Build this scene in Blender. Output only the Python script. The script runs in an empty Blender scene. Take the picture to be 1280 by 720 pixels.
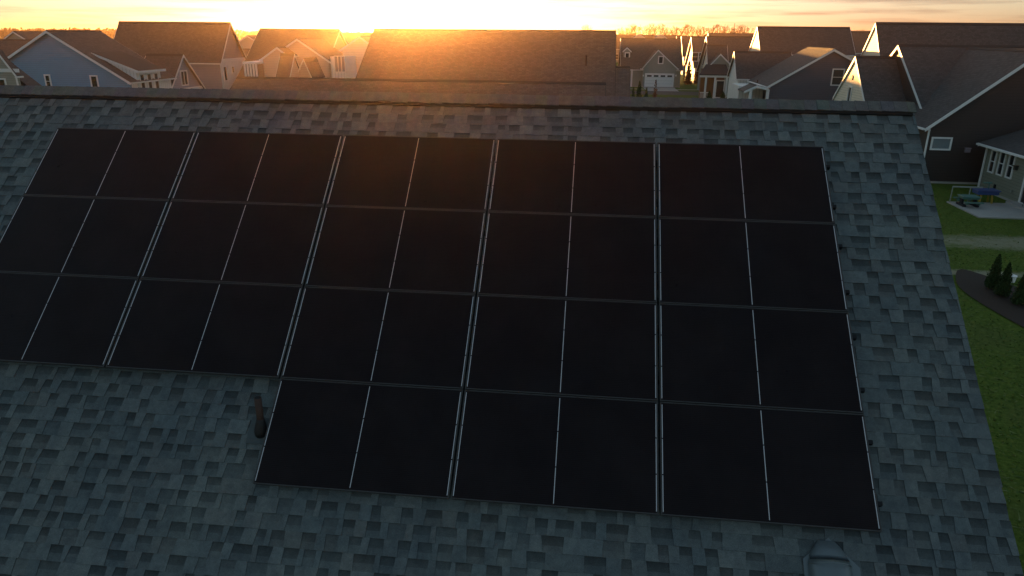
import bpy, bmesh, math, random
from mathutils import Vector, Matrix, noise
random.seed(7)
R = math.radians
scene = bpy.context.scene
C = scene.collection
G = -6.8                      # ground level (roof ridge of the near house is z ~ 0.4)
VB = Vector

# ---------------------------------------------------------------- camera (measured from the solar grid)
F, YAW, PITCH, ROLL = 898.61, -0.109282, 0.342303, 0.0092925
CAM = Vector((6.712376, -8.498119, 1.181138))
fwd = Vector((math.sin(YAW)*math.cos(PITCH), math.cos(YAW)*math.cos(PITCH), -math.sin(PITCH)))
rt0 = Vector((math.cos(YAW), -math.sin(YAW), 0)); up0 = rt0.cross(fwd)
rt = rt0*math.cos(ROLL) + up0*math.sin(ROLL); up = rt.cross(fwd)
cd = bpy.data.cameras.new('camera'); cam = bpy.data.objects.new('camera', cd); C.objects.link(cam)
cam.matrix_world = Matrix(((rt.x, up.x, -fwd.x, CAM.x), (rt.y, up.y, -fwd.y, CAM.y), (rt.z, up.z, -fwd.z, CAM.z), (0, 0, 0, 1)))
cd.sensor_width = 36; cd.lens = F/1280*36; cd.clip_end = 9000; cd.clip_start = 0.05
scene.camera = cam

def at(px, py, **k):
    """world point seen at photo pixel (1280x720) lying in the plane x=, y= or z="""
    d = rt*((px-640)/F) - up*((py-360)/F) + fwd
    ax, v = next(iter(k.items())); i = 'xyz'.index(ax)
    return CAM + d*((v-CAM[i])/d[i])

# ---------------------------------------------------------------- materials
def nodes(name):
    m = bpy.data.materials.new(name); m.use_nodes = True
    nt = m.node_tree; return m, nt, nt.nodes['Principled BSDF']
def setp(b, col, rough, metal=0, spec=0.5):
    b.inputs['Base Color'].default_value = (*col, 1); b.inputs['Roughness'].default_value = rough
    b.inputs['Metallic'].default_value = metal; b.inputs['Specular IOR Level'].default_value = spec
def mixrgb(nt, a, b, fac, mode='MIX'):
    n = nt.nodes.new('ShaderNodeMix'); n.data_type = 'RGBA'; n.blend_type = mode
    for s, v in ((6, a), (7, b), (0, fac)):
        if isinstance(v, bpy.types.NodeSocket): nt.links.new(v, n.inputs[s])
        else: n.inputs[s].default_value = (*v, 1) if s and len(v) == 3 else v
    return n.outputs[2]
def math_(nt, op, a, b=None, c=None, clamp=False):
    n = nt.nodes.new('ShaderNodeMath'); n.operation = op; n.use_clamp = clamp
    for i, v in enumerate((a, b, c)):
        if v is None: continue
        if isinstance(v, bpy.types.NodeSocket): nt.links.new(v, n.inputs[i])
        else: n.inputs[i].default_value = v
    return n.outputs[0]
def noise_(nt, vec, scale, detail=3, rough=.6):
    n = nt.nodes.new('ShaderNodeTexNoise'); n.inputs['Scale'].default_value = scale
    n.inputs['Detail'].default_value = detail; n.inputs['Roughness'].default_value = rough
    nt.links.new(vec, n.inputs['Vector']); return n.outputs['Fac']
def ramp(nt, fac, stops):
    n = nt.nodes.new('ShaderNodeValToRGB'); e = n.color_ramp.elements
    e[0].position, e[1].position = stops[0][0], stops[-1][0]
    e[0].color = (*stops[0][1], 1); e[1].color = (*stops[-1][1], 1)
    for p, c in stops[1:-1]:
        q = e.new(p); q.color = (*c, 1)
    nt.links.new(fac, n.inputs[0]); return n.outputs[0]
def pos(nt): return nt.nodes.new('ShaderNodeNewGeometry').outputs['Position']
def bump(nt, b, h, strength, dist):
    n = nt.nodes.new('ShaderNodeBump'); n.inputs['Strength'].default_value = strength; n.inputs['Distance'].default_value = dist
    nt.links.new(h, n.inputs['Height']); nt.links.new(n.outputs[0], b.inputs['Normal'])

def plain(name, col, rough=.6, metal=0, var=.12, scale=3, spec=.4):
    m, nt, b = nodes(name); setp(b, col, rough, metal, spec)
    f = noise_(nt, pos(nt), scale, 4)
    c = mixrgb(nt, tuple(x*(1-var) for x in col), tuple(min(1, x*(1+var)) for x in col), f)
    nt.links.new(c, b.inputs['Base Color']); return m

def siding(name, col, lap=.16, vertical=False):
    m, nt, b = nodes(name); setp(b, col, .6, 0, .3)
    p = pos(nt); s = nt.nodes.new('ShaderNodeSeparateXYZ'); nt.links.new(p, s.inputs[0])
    if vertical:
        u = math_(nt, 'ADD', s.outputs[0], s.outputs[1]); lap = .3
    else: u = s.outputs[2]
    fr = math_(nt, 'FRACT', math_(nt, 'DIVIDE', u, lap))
    line = math_(nt, 'LESS_THAN', fr, .12)
    n = noise_(nt, p, 1.3, 4)
    c = mixrgb(nt, tuple(x*.88 for x in col), tuple(min(1, x*1.1) for x in col), n)
    c2 = mixrgb(nt, c, tuple(x*.45 for x in col), math_(nt, 'MULTIPLY', line, .7))
    nt.links.new(c2, b.inputs['Base Color']); bump(nt, b, fr, .5, .012); return m

def roofing(name, col):
    """laminated shingles on far roofs, laid out in the slab's own UV (metres)"""
    m, nt, b = nodes(name); setp(b, col, .85, 0, .25)
    uv = nt.nodes.new('ShaderNodeUVMap').outputs[0]
    br = nt.nodes.new('ShaderNodeTexBrick'); nt.links.new(uv, br.inputs['Vector'])
    br.offset = .37; br.squash = 1
    for k, v in (('Scale', 1), ('Mortar Size', .008), ('Brick Width', .24), ('Row Height', .145), ('Bias', 0)): br.inputs[k].default_value = v
    br.inputs['Color1'].default_value = (*[x*.82 for x in col], 1); br.inputs['Color2'].default_value = (*[x*1.18 for x in col], 1)
    br.inputs['Mortar'].default_value = (*[x*.5 for x in col], 1)
    n = noise_(nt, pos(nt), .6, 5)
    c = mixrgb(nt, br.outputs['Color'], (1.15, 1.1, 1.05), n, 'MULTIPLY')
    c = mixrgb(nt, br.outputs['Color'], c, .6)
    nt.links.new(c, b.inputs['Base Color']); bump(nt, b, br.outputs['Fac'], -.4, .01); return m

M = {}
M['white'] = plain('white_trim', (.74, .74, .73), .5, var=.06)
M['roof'] = roofing('shingle_charcoal', (.075, .07, .07))
M['roof_warm'] = roofing('shingle_brown_grey', (.105, .09, .08))
M['blue'] = siding('siding_blue', (.12, .3, .45))
M['bluegrey'] = siding('siding_blue_grey', (.26, .29, .36))
M['slate'] = siding('siding_slate', (.095, .105, .135))
M['brown'] = siding('siding_dark_brown', (.042, .036, .036))
M['sage'] = siding('siding_sage', (.23, .24, .19))
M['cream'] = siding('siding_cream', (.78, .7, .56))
M['mauve'] = siding('siding_mauve', (.27, .24, .28))
M['tan'] = siding('siding_tan', (.52, .43, .36))
M['offwhite'] = siding('board_white', (.76, .76, .74), vertical=True)
M['greygreen'] = siding('siding_grey_green', (.28, .30, .26))
M['wood'] = plain('stained_wood', (.17, .075, .03), .6, var=.3, scale=6)
M['concrete'] = plain('concrete', (.36, .35, .33), .9, var=.15, scale=2)
M['glass'] = plain('window_glass', (.02, .024, .03), .08, spec=.8)
M['blind'] = plain('window_blind', (.16, .2, .22), .3, spec=.7)
M['darkgap'] = plain('dark_vent', (.012, .012, .012), .8)
M['mulch'] = plain('mulch', (.028, .018, .013), .95, var=.8, scale=18)
M['bark'] = plain('bark', (.075, .05, .035), .9, var=.3)
M['green_pl'] = plain('green_plastic', (.07, .17, .15), .5)
M['blue_pl'] = plain('blue_plastic', (.03, .07, .22), .5)
M['yellow_pl'] = plain('yellow_plastic', (.4, .27, .04), .4)
M['pipe'] = plain('rusty_brown_pipe', (.055, .028, .02), .7, var=.35, scale=30)
M['flash'] = plain('grey_flashing', (.065, .082, .086), .7, var=.2, scale=20)
M['boot'] = plain('rubber_boot', (.022, .02, .02), .7)
M['metal_vent'] = plain('painted_vent_metal', (.15, .185, .2), .35, .2, var=.15, scale=8)
M['black_metal'] = plain('black_anodised', (.05, .048, .047), .38, 0, var=.1)
M['ribbon'] = plain('tinned_ribbon', (.62, .62, .64), .35, .25, var=.05)
M['rail'] = plain('dark_rail', (.02, .02, .022), .5, .6)
M['asphalt'] = plain('asphalt', (.06, .06, .06), .9, var=.2, scale=1.5)
M['cloth_dark'] = plain('dark_fabric', (.02, .02, .025), .9)

# ---------------------------------------------------------------- mesh helpers
class MB:
    def __init__(s): s.v = []; s.f = []; s.uv = {}; s.mi = []; s.col = {}
    def face(s, pts, uv=None, mi=0, col=None):
        i = len(s.v); s.v += [tuple(p) for p in pts]; s.f.append(tuple(range(i, i+len(pts)))); s.mi.append(mi)
        if uv: s.uv[len(s.f)-1] = uv
        if col: s.col[len(s.f)-1] = col
    def box(s, a, b, mi=0):
        x0, x1 = sorted((a[0], b[0])); y0, y1 = sorted((a[1], b[1])); z0, z1 = sorted((a[2], b[2]))
        s.hexa([(x0,y0,z0),(x1,y0,z0),(x1,y1,z0),(x0,y1,z0),(x0,y0,z1),(x1,y0,z1),(x1,y1,z1),(x0,y1,z1)], mi)
    def hexa(s, p, mi=0):
        i = len(s.v); s.v += [tuple(q) for q in p]
        for q in ((3,2,1,0),(4,5,6,7),(0,1,5,4),(1,2,6,5),(2,3,7,6),(3,0,4,7)):
            s.f.append(tuple(i+k for k in q)); s.mi.append(mi)
    def beam(s, a, b, w, h, upv=(0,0,1), mi=0):
        a = Vector(a); b = Vector(b); d = (b-a).normalized(); sd = d.cross(Vector(upv)).normalized(); u = sd.cross(d)
        q = []
        for dz in (-h/2, h/2):
            for p, sx in ((a,-1),(b,-1),(b,1),(a,1)): q.append(p+sd*sx*w/2+u*dz)
        s.hexa(q, mi)
    def tube(s, pts, rad, n=8, caps=True):
        rings = []
        for k, p in enumerate(pts):
            p = Vector(p); d = (Vector(pts[min(k+1, len(pts)-1)])-Vector(pts[max(k-1, 0)])).normalized()
            a = d.orthogonal().normalized(); b = d.cross(a); r = rad[k] if isinstance(rad, (list, tuple)) else rad
            i = len(s.v); s.v += [tuple(p+(a*math.cos(t)+b*math.sin(t))*r) for t in [2*math.pi*j/n for j in range(n)]]; rings.append(i)
        for i, j in zip(rings, rings[1:]):
            for t in range(n): s.f.append((i+t, i+(t+1) % n, j+(t+1) % n, j+t)); s.mi.append(0)
        if caps:
            s.f.append(tuple(rings[0]+t for t in reversed(range(n)))); s.mi.append(0)
            s.f.append(tuple(rings[-1]+t for t in range(n))); s.mi.append(0)
    def build(s, name, mat, parent=None, smooth=False, recalc=True, origin=None):
        off = origin if origin is not None else (parent['_o'] if parent and '_o' in parent else (0,0,0))
        me = bpy.data.meshes.new(name); me.from_pydata([(x-off[0], y-off[1], z-off[2]) for x, y, z in s.v], [], s.f)
        for m in (mat if isinstance(mat, (list, tuple)) else [mat]): me.materials.append(m)
        for p, mi in zip(me.polygons, s.mi): p.material_index = mi; p.use_smooth = smooth
        if s.uv:
            l = me.uv_layers.new(name='UVMap')
            for fi, uv in s.uv.items():
                for li, c in zip(me.polygons[fi].loop_indices, uv): l.data[li].uv = c
        if s.col:
            a = me.color_attributes.new('tint', 'FLOAT_COLOR', 'CORNER')
            for fi, cs in s.col.items():
                for li, c in zip(me.polygons[fi].loop_indices, cs): a.data[li].color = (*c, 1)
        me.update()
        if recalc:
            bm = bmesh.new(); bm.from_mesh(me); bmesh.ops.recalc_face_normals(bm, faces=bm.faces); bm.to_mesh(me); bm.free()
        o = bpy.data.objects.new(name, me); C.objects.link(o)
        if parent: o.parent = parent
        else: o.location = off
        return o
def tag(o, label=None, cat=None, group=None, kind=None):
    for k, v in (('label', label), ('category', cat), ('group', group), ('kind', kind)):
        if v: o[k] = v
    return o
ROOTS = []
def empty(name, loc, label, cat, group=None):
    o = bpy.data.objects.new(name, None); o.location = loc; o.empty_display_size = .2; C.objects.link(o)
    o['_o'] = tuple(loc); ROOTS.append(o); return tag(o, label, cat, group)
def kids(o): return [c for c in bpy.data.objects if c.parent == o]
def copy_tree(o, parent=None):
    ch = kids(o)
    c = o.copy(); C.objects.link(c)
    if parent: c.parent = parent
    for k in ch: copy_tree(k, c)
    return c

# ---------------------------------------------------------------- house kit
def block(root, axis, a0, a1, L, A, Rr, wall='sage', roof='roof', o=.3, base=G, ends=(1, 1), th=.1, gut=(1, 1), wallmesh=True, trim='white'):
    """gabled block. axis: ridge direction. a0..a1 along ridge; L, A, Rr = (across, z) of left eave, apex, right eave of the walls"""
    def P(a, b, z): return (b, a, z) if axis == 'y' else (a, b, z)
    if wallmesh:
        w = MB(); sec = [(L[0], base), (Rr[0], base), (Rr[0], Rr[1]), (A[0], A[1]), (L[0], L[1])]
        w.face([P(a0, *s) for s in sec]); w.face([P(a1, *s) for s in sec])
        for s, t in zip(sec, sec[1:]+sec[:1]):
            if s[1] == t[1] == base: continue
            w.face([P(a0, *s), P(a0, *t), P(a1, *t), P(a1, *s)])
        w.build('wall', M[wall], root)
        f = MB()
        x0, x1 = L[0]-.02, Rr[0]+.02
        if base == G:
            f.box(P(a0-.02, x0, G-.3), P(a1+.02, x1, G+.12)); f.build('foundation', M['concrete'], root)
    oa0, oa1 = a0-o*ends[0], a1+o*ends[1]
    r = MB()
    for e in (L, Rr):
        sl = (A[1]-e[1])/abs(A[0]-e[0]); sg = 1 if e[0] > A[0] else -1
        ln = math.hypot(A[1]-e[1], A[0]-e[0])*(1+o/abs(A[0]-e[0]))
        eb, ez = e[0]+sg*o, e[1]-sl*o
        t0 = .01; t1 = th
        top = [P(oa0, A[0], A[1]+t1), P(oa1, A[0], A[1]+t1), P(oa1, eb, ez+t1), P(oa0, eb, ez+t1)]
        bot = [P(oa0, A[0], A[1]+t0), P(oa1, A[0], A[1]+t0), P(oa1, eb, ez+t0), P(oa0, eb, ez+t0)]
        r.face(top, uv=[(oa0, 0), (oa1, 0), (oa1, ln), (oa0, ln)])
        r.face(bot); r.face([top[3], top[2], bot[2], bot[3]]); r.face([top[0], top[3], bot[3], bot[0]]); r.face([top[1], top[2], bot[2], bot[1]])
    ro = r.build('roof', M[roof], root, recalc=False)
    c = MB()                                            # ridge cap
    for sg, e in ((1, Rr), (-1, L)):
        sl = (A[1]-e[1])/abs(A[0]-e[0]); d = .16
        c.face([P(oa0-.01, A[0], A[1]+t1+.035), P(oa1+.01, A[0], A[1]+t1+.035), P(oa1+.01, A[0]+sg*d, A[1]+t1+.035-sl*d), P(oa0-.01, A[0]+sg*d, A[1]+t1+.035-sl*d)])
        c.face([P(oa0-.01, A[0]+sg*d, A[1]+t1+.035-sl*d), P(oa1+.01, A[0]+sg*d, A[1]+t1+.035-sl*d), P(oa1+.01, A[0]+sg*d, A[1]+t1-sl*d), P(oa0-.01, A[0]+sg*d, A[1]+t1-sl*d)])
    c.build('ridge_cap', M['roof'], root, recalc=False)
    for k, (on, oa, sg) in enumerate(((ends[0], oa0, -1), (ends[1], oa1, 1))):
        if not on: continue
        t = MB()
        for e in (L, Rr):
            sl = (A[1]-e[1])/abs(A[0]-e[0]); s2 = 1 if e[0] > A[0] else -1
            eb, ez = e[0]+s2*o, e[1]-sl*o; h = .2
            q = []
            for aa in (oa+sg*.004, oa+sg*.034):
                q += [P(aa, A[0], A[1]+th-.01), P(aa, eb, ez+th-.01), P(aa, eb, ez+th-.01-h), P(aa, A[0], A[1]+th-.01-h)]
            t.hexa(q)
        t.build('rake_trim', M[trim], root)
    for on, e in zip(gut, (L, Rr)):
        if not on: continue
        sl = (A[1]-e[1])/abs(A[0]-e[0]); s2 = 1 if e[0] > A[0] else -1
        eb, ez = e[0]+s2*o, e[1]-sl*o
        g = MB(); g.box(P(oa0, eb+s2*.004, ez-.02), P(oa1, eb+s2*.12, ez+th-.02)); g.build('gutter', M['white'], root)
        s_ = MB(); s_.box(P(oa0, e[0]+s2*.0, ez-.03), P(oa1, eb, ez-.005)); s_.build('soffit', M['white'], root)
    return ro

def window(root, face, c, w, h, cols=1, rows=2, mat='glass', fr=.09, name='window', framemat='white'):
    """face '-y','+x','-x': direction the window looks; c centre on the wall plane"""
    sg = -1 if face[0] == '-' else 1
    if face[1] == 'y':
        def P(u, v, d): return (c[0]+u, c[1]+sg*d, c[2]+v)
    else:
        def P(u, v, d): return (c[0]+sg*d, c[1]+u, c[2]+v)
    f = MB(); W, H = w/2, h/2
    for a, b in (((-W-fr, -H-fr), (-W, H+fr)), ((W, -H-fr), (W+fr, H+fr)), ((-W, H), (W, H+fr)), ((-W, -H-fr), (W, -H))):
        f.box(P(*a, .002), P(*b, .07))
    for k in range(1, cols):
        x = -W+w*k/cols; f.box(P(x-.03, -H, .012), P(x+.03, H, .055))
    for k in range(1, rows):
        z = -H+h*k/rows; f.box(P(-W, z-.02, .012), P(W, z+.02, .05))
    wo = f.build(name, M[framemat], root)
    p = MB(); p.box(P(-W, -H, .004), P(W, H, .02)); p.build('pane', M[mat], wo, origin=root['_o'])
    return wo

def part_box(root, name, a, b, mat):
    m = MB(); m.box(a, b); return m.build(name, M[mat] if isinstance(mat, str) else mat, root)
def garage_door(root, cx, y, w, h, z0=G+.1):
    d = MB()
    for k in range(4): d.box((cx-w/2, y-.05, z0+h*k/4+.012), (cx+w/2, y-.004, z0+h*(k+1)/4-.012))
    do = d.build('garage_door', M['white'], root)
    for k in range(4):
        x = cx-w/2+w*(k+.5)/4; p = MB(); p.box((x-w*.085, y-.06, z0+h*.8), (x+w*.085, y-.052, z0+h*.94)); p.build('pane', M['glass'], do, origin=root['_o'])
    t = MB()
    for a, b in (((cx-w/2-.15, z0), (cx-w/2-.002, z0+h+.15)), ((cx+w/2+.002, z0), (cx+w/2+.15, z0+h+.15)), ((cx-w/2, z0+h+.002), (cx+w/2, z0+h+.15))):
        t.box((a[0], y-.07, a[1]), (b[0], y-.003, b[1]))
    t.build('door_trim', M['white'], root)
def downspout(root, x, y, z1, z0=G+.1):
    m = MB(); m.box((x-.04, y-.04, z0), (x+.04, y+.04, z1)); m.build('downspout', M['white'], root)

# ================================================================ NEAR HOUSE
S = 0.7221673; TS = math.tan(S); CS = math.cos(S); SN = math.sin(S)
W = 1.86; AV = 0.56405*W
up_s = Vector((0, CS, SN)); nrm = Vector((0, -SN, CS))
def sl(x, v, h=0):
    """point on the solar plane: x along ridge, v up-slope (negative = down), h above it"""
    return Vector((x, 0, 0)) + up_s*v + nrm*h
HR = -0.13                        # roof surface below the solar plane
XL, XR = -7.5, 10.42
VR = 0.73                         # ridge (up-slope coordinate)
VE = -6.0                         # eave
ridge = sl(0, VR, HR); eave = sl(0, VE, HR)
yb = 2*ridge.y-eave.y
house = empty('solar_house', (1.4, ridge.y, G), 'near house with grey laminated shingle roof carrying the black solar panels', 'house')
# body
b = MB(); y0, y1 = eave.y+.4, yb-.4; zt = eave.z+.4*TS-.2
sec = [(y0, G), (y1, G), (y1, zt), (ridge.y, ridge.z-.16), (y0, zt)]
xa, xb = XL+.3, XR-.3
b.face([(xa, *s) for s in sec]); b.face([(xb, *s) for s in sec])
for s, t in zip(sec, sec[1:]+sec[:1]): b.face([(xa, *s), (xa, *t), (xb, *t), (xb, *s)])
b.build('wall', M['sage'], house)
# deck slabs
d = MB()
for sgn, ye in ((1, eave.y), (-1, yb)):
    n2 = Vector((0, -SN*sgn, CS)); a = Vector((0, ridge.y, ridge.z)); e = Vector((0, ye, eave.z))
    q = []
    for h in (-.012, -.1):
        q += [Vector((XL, 0, 0))+a+n2*h, Vector((XR, 0, 0))+a+n2*h, Vector((XR, 0, 0))+e+n2*h, Vector((XL, 0, 0))+e+n2*h]
    i = len(d.v); d.hexa([q[4], q[5], q[6], q[7], q[0], q[1], q[2], q[3]])
d.build('roof_deck', M['wood'], house)
# back slope (plain sheet of shingles)
bs = MB(); n2 = Vector((0, SN, CS)); a = Vector((0, ridge.y, ridge.z)); e = Vector((0, yb, eave.z)); ln = (e-a).length
bs.face([Vector((XL, 0, 0))+a, Vector((XR, 0, 0))+a, Vector((XR, 0, 0))+e, Vector((XL, 0, 0))+e], uv=[(XL, 0), (XR, 0), (XR, ln), (XL, ln)])
bs.build('rear_roof', M['roof'], house, recalc=False)

# front slope: every shingle tab modelled
def shingle_mat():
    m, nt, b = nodes('laminated_shingles'); setp(b, (.1, .1, .1), .9, 0, .2)
    at_ = nt.nodes.new('ShaderNodeVertexColor'); at_.layer_name = 'tint'
    p = pos(nt)
    g = noise_(nt, p, 260, 2, .8); n1 = noise_(nt, p, 14, 5, .7); n2 = noise_(nt, p, .9, 3)
    c = mixrgb(nt, at_.outputs[0], ramp(nt, g, [(.25, (.35, .35, .35)), (.5, (1, 1, 1)), (.78, (2.0, 2.0, 2.0))]), .9, 'MULTIPLY')
    c = mixrgb(nt, c, ramp(nt, n1, [(.3, (.72, .74, .76)), (.7, (1.28, 1.26, 1.22))]), .8, 'MULTIPLY')
    c = mixrgb(nt, c, ramp(nt, n2, [(.3, (.85, .86, .9)), (.7, (1.15, 1.12, 1.06))]), .7, 'MULTIPLY')
    mp = nt.nodes.new('ShaderNodeMapping'); mp.inputs['Scale'].default_value = (2.6, .35, .35); nt.links.new(p, mp.inputs[0])
    n3 = noise_(nt, mp.outputs[0], 1.5, 5, .65)
    c = mixrgb(nt, c, ramp(nt, n3, [(.35, (.84, .86, .88)), (.65, (1.12, 1.1, 1.06))]), .8, 'MULTIPLY')
    nt.links.new(c, b.inputs['Base Color']); bump(nt, b, g, .6, .003); return m
M['shingle'] = shingle_mat()
sh = MB(); EXP = .1435
PAL = [(.103, .125, .134), (.111, .134, .142), (.099, .12, .128), (.118, .14, .147), (.112, .127, .131), (.103, .128, .138), (.124, .145, .15)]
nc = int((VR-VE)/EXP)+1
for ci in range(nc):
    v0 = VE + ci*EXP; v1 = min(v0+EXP, VR)
    x = XL - random.uniform(0, .3); tab = random.random() < .5
    row = random.uniform(.96, 1.04)
    sk = 0
    while x < XR:
        w = random.choice([.05, .07, .09, .11, .13, .16, .2]) if tab else random.choice([.09, .11, .13, .14, .16, .19])
        if tab and random.random() < .12: w += .14
        sk2 = random.uniform(-.009, .009)
        xa_, xb_ = max(x, XL), min(x+w, XR)
        if xb_-xa_ < .01: x += w; tab = not tab; sk = sk2; continue
        h = .0125 if tab else .006
        dh = .006
        base = random.choice(PAL); k = random.uniform(.94, 1.06)*row*(1.05 if tab else .93); base = tuple(c*k for c in base)
        def pt(xx, v, hh): return sl(min(max(xx, XL), XR), v, HR+hh)
        a0, a1 = xa_-sk*(xa_ > XL), xb_-sk2*(xb_ < XR); b0, b1 = xa_+sk*(xa_ > XL), xb_+sk2*(xb_ < XR)
        if tab:
            top = base; cols = [base]*4
            sh.face([pt(a0, v0, h), pt(a1, v0, h), pt(b1, v1, h-dh), pt(b0, v1, h-dh)], col=cols)
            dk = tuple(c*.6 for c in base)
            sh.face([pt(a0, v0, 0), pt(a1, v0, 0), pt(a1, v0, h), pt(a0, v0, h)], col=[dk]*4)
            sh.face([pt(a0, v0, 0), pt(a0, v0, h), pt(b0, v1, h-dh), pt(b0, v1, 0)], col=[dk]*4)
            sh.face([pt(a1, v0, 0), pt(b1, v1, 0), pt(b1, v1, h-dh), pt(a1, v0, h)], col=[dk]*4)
        else:
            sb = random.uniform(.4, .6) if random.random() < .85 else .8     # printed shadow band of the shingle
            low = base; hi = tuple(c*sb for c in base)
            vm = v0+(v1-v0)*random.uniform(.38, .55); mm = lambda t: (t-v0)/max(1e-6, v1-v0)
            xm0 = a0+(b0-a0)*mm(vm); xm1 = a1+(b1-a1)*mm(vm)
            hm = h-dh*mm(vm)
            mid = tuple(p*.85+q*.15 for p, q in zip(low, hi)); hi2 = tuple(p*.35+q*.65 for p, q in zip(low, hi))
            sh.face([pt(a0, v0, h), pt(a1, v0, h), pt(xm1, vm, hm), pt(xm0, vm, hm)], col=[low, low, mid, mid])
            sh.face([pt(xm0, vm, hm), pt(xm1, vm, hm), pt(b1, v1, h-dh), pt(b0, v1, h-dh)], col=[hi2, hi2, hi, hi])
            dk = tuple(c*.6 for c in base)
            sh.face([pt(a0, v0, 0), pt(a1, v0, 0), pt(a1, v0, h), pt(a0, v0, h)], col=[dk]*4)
        x += w; tab = not tab; sk = sk2
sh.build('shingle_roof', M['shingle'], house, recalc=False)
# ridge cap over a raised ridge vent
cap = MB(); x = XL
while x < XR:
    x2 = min(x+.145, XR+.01); base = tuple(c*random.uniform(.93, 1.1) for c in (.112, .118, .118))
    for sgn in (1, -1):
        n2 = Vector((0, -SN*sgn, CS)); dn = Vector((0, -CS*sgn, -SN))
        for (h1, h2, l0, l1) in ((.058, .05, 0, .155),):
            a = Vector((0, ridge.y, ridge.z+.045/CS))
            q = [a+n2*.0, a+dn*(l1+random.uniform(-.003, .003))+n2*.0]
            lift = random.uniform(0, .004)
            A_, B_ = Vector((x, 0, lift+.006)), Vector((x2, 0, lift))
            sh_top = [A_+q[0], B_+q[0], B_+q[1], A_+q[1]]
            cap.face(sh_top, col=[base]*4)
            dk = tuple(c*.6 for c in base); t = n2*-.012
            cap.face([A_+q[1], B_+q[1], B_+q[1]+t, A_+q[1]+t], col=[dk]*4)
            cap.face([B_+q[0], B_+q[1], B_+q[1]+t, B_+q[0]+t], col=[dk]*4)
            cap.face([A_+q[0], A_+q[1], A_+q[1]+t, A_+q[0]+t], col=[dk]*4)
    x = x2
cap.build('ridge_cap', M['shingle'], house, recalc=False)
rv = MB()
for sgn in (1, -1):
    n2 = Vector((0, -SN*sgn, CS)); dn = Vector((0, -CS*sgn, -SN)); a = Vector((0, ridge.y, ridge.z)); q = []
    for h in (.0, .03):
        q += [Vector((XL+.02, 0, 0))+a+n2*h, Vector((XR-.03, 0, 0))+a+n2*h, Vector((XR-.03, 0, 0))+a+dn*.14+n2*h, Vector((XL+.02, 0, 0))+a+dn*.14+n2*h]
    rv.hexa(q)
rv.build('ridge_vent', M['darkgap'], house)
# rake trims, gutter
for xx, sg in ((XR, 1), (XL, -1)):
    t = MB()
    for sgn, ye in ((1, eave.y), (-1, yb)):
        n2 = Vector((0, -SN*sgn, CS)); a = Vector((0, ridge.y, ridge.z)); e = Vector((0, ye, eave.z)); q = []
        for dx in (.003*sg, -.03*sg):
            q += [Vector((xx-.005*sg+dx, 0, 0))+a+n2*-.013, Vector((xx-.005*sg+dx, 0, 0))+e+n2*-.013, Vector((xx-.005*sg+dx, 0, 0))+e+n2*-.2, Vector((xx-.005*sg+dx, 0, 0))+a+n2*-.2]
        t.hexa(q)
    t.build('rake_trim', M['white'], house)
for ye, sg in ((eave.y, -1), (yb, 1)):
    g = MB(); g.box((XL, ye+sg*.003, eave.z-.14), (XR, ye+sg*.13, eave.z-.03)); g.build('gutter', M['white'], house)
for xw in (-4, -.5, 3.2, 7):
    window(house, '-y', (xw, y0, G+1.6), .9, 1.4)
window(house, '+x', (xb, ridge.y-2.2, G+1.6), .9, 1.4); window(house, '+x', (xb, ridge.y+2.2, G+1.6), .9, 1.4)

# ---------------------------------------------------------------- solar panels
def cell_mat():
    m, nt, b = nodes('black_solar_cells'); setp(b, (.006, .006, .009), .32, 0, .16)
    uv = nt.nodes.new('ShaderNodeUVMap').outputs[0]; s = nt.nodes.new('ShaderNodeSeparateXYZ'); nt.links.new(uv, s.inputs[0])
    l1 = math_(nt, 'LESS_THAN', math_(nt, 'FRACT', math_(nt, 'DIVIDE', s.outputs[1], .0175)), .14)       # thin collector wires
    l2 = math_(nt, 'LESS_THAN', math_(nt, 'FRACT', math_(nt, 'DIVIDE', s.outputs[1], .167)), .016)
    l3 = math_(nt, 'LESS_THAN', math_(nt, 'FRACT', math_(nt, 'DIVIDE', s.outputs[0], .0878)), .02)
    l4 = math_(nt, 'MAXIMUM', l2, l3)
    n = noise_(nt, pos(nt), 2.2, 4)
    c = mixrgb(nt, (.0065, .0032, .0038), (.0125, .0078, .0085), ramp(nt, n, [(.35, (0, 0, 0)), (.7, (1, 1, 1))]))
    c = mixrgb(nt, c, (.022, .022, .026), math_(nt, 'MULTIPLY', l1, .55))
    c = mixrgb(nt, c, (.002, .002, .003), math_(nt, 'MULTIPLY', l4, .7))
    nt.links.new(c, b.inputs['Base Color'])
    d = noise_(nt, pos(nt), 9, 5, .7); nt.links.new(math_(nt, 'MULTIPLY_ADD', d, .25, .2), b.inputs['Roughness'])
    return m
M['cell'] = cell_mat()
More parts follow.
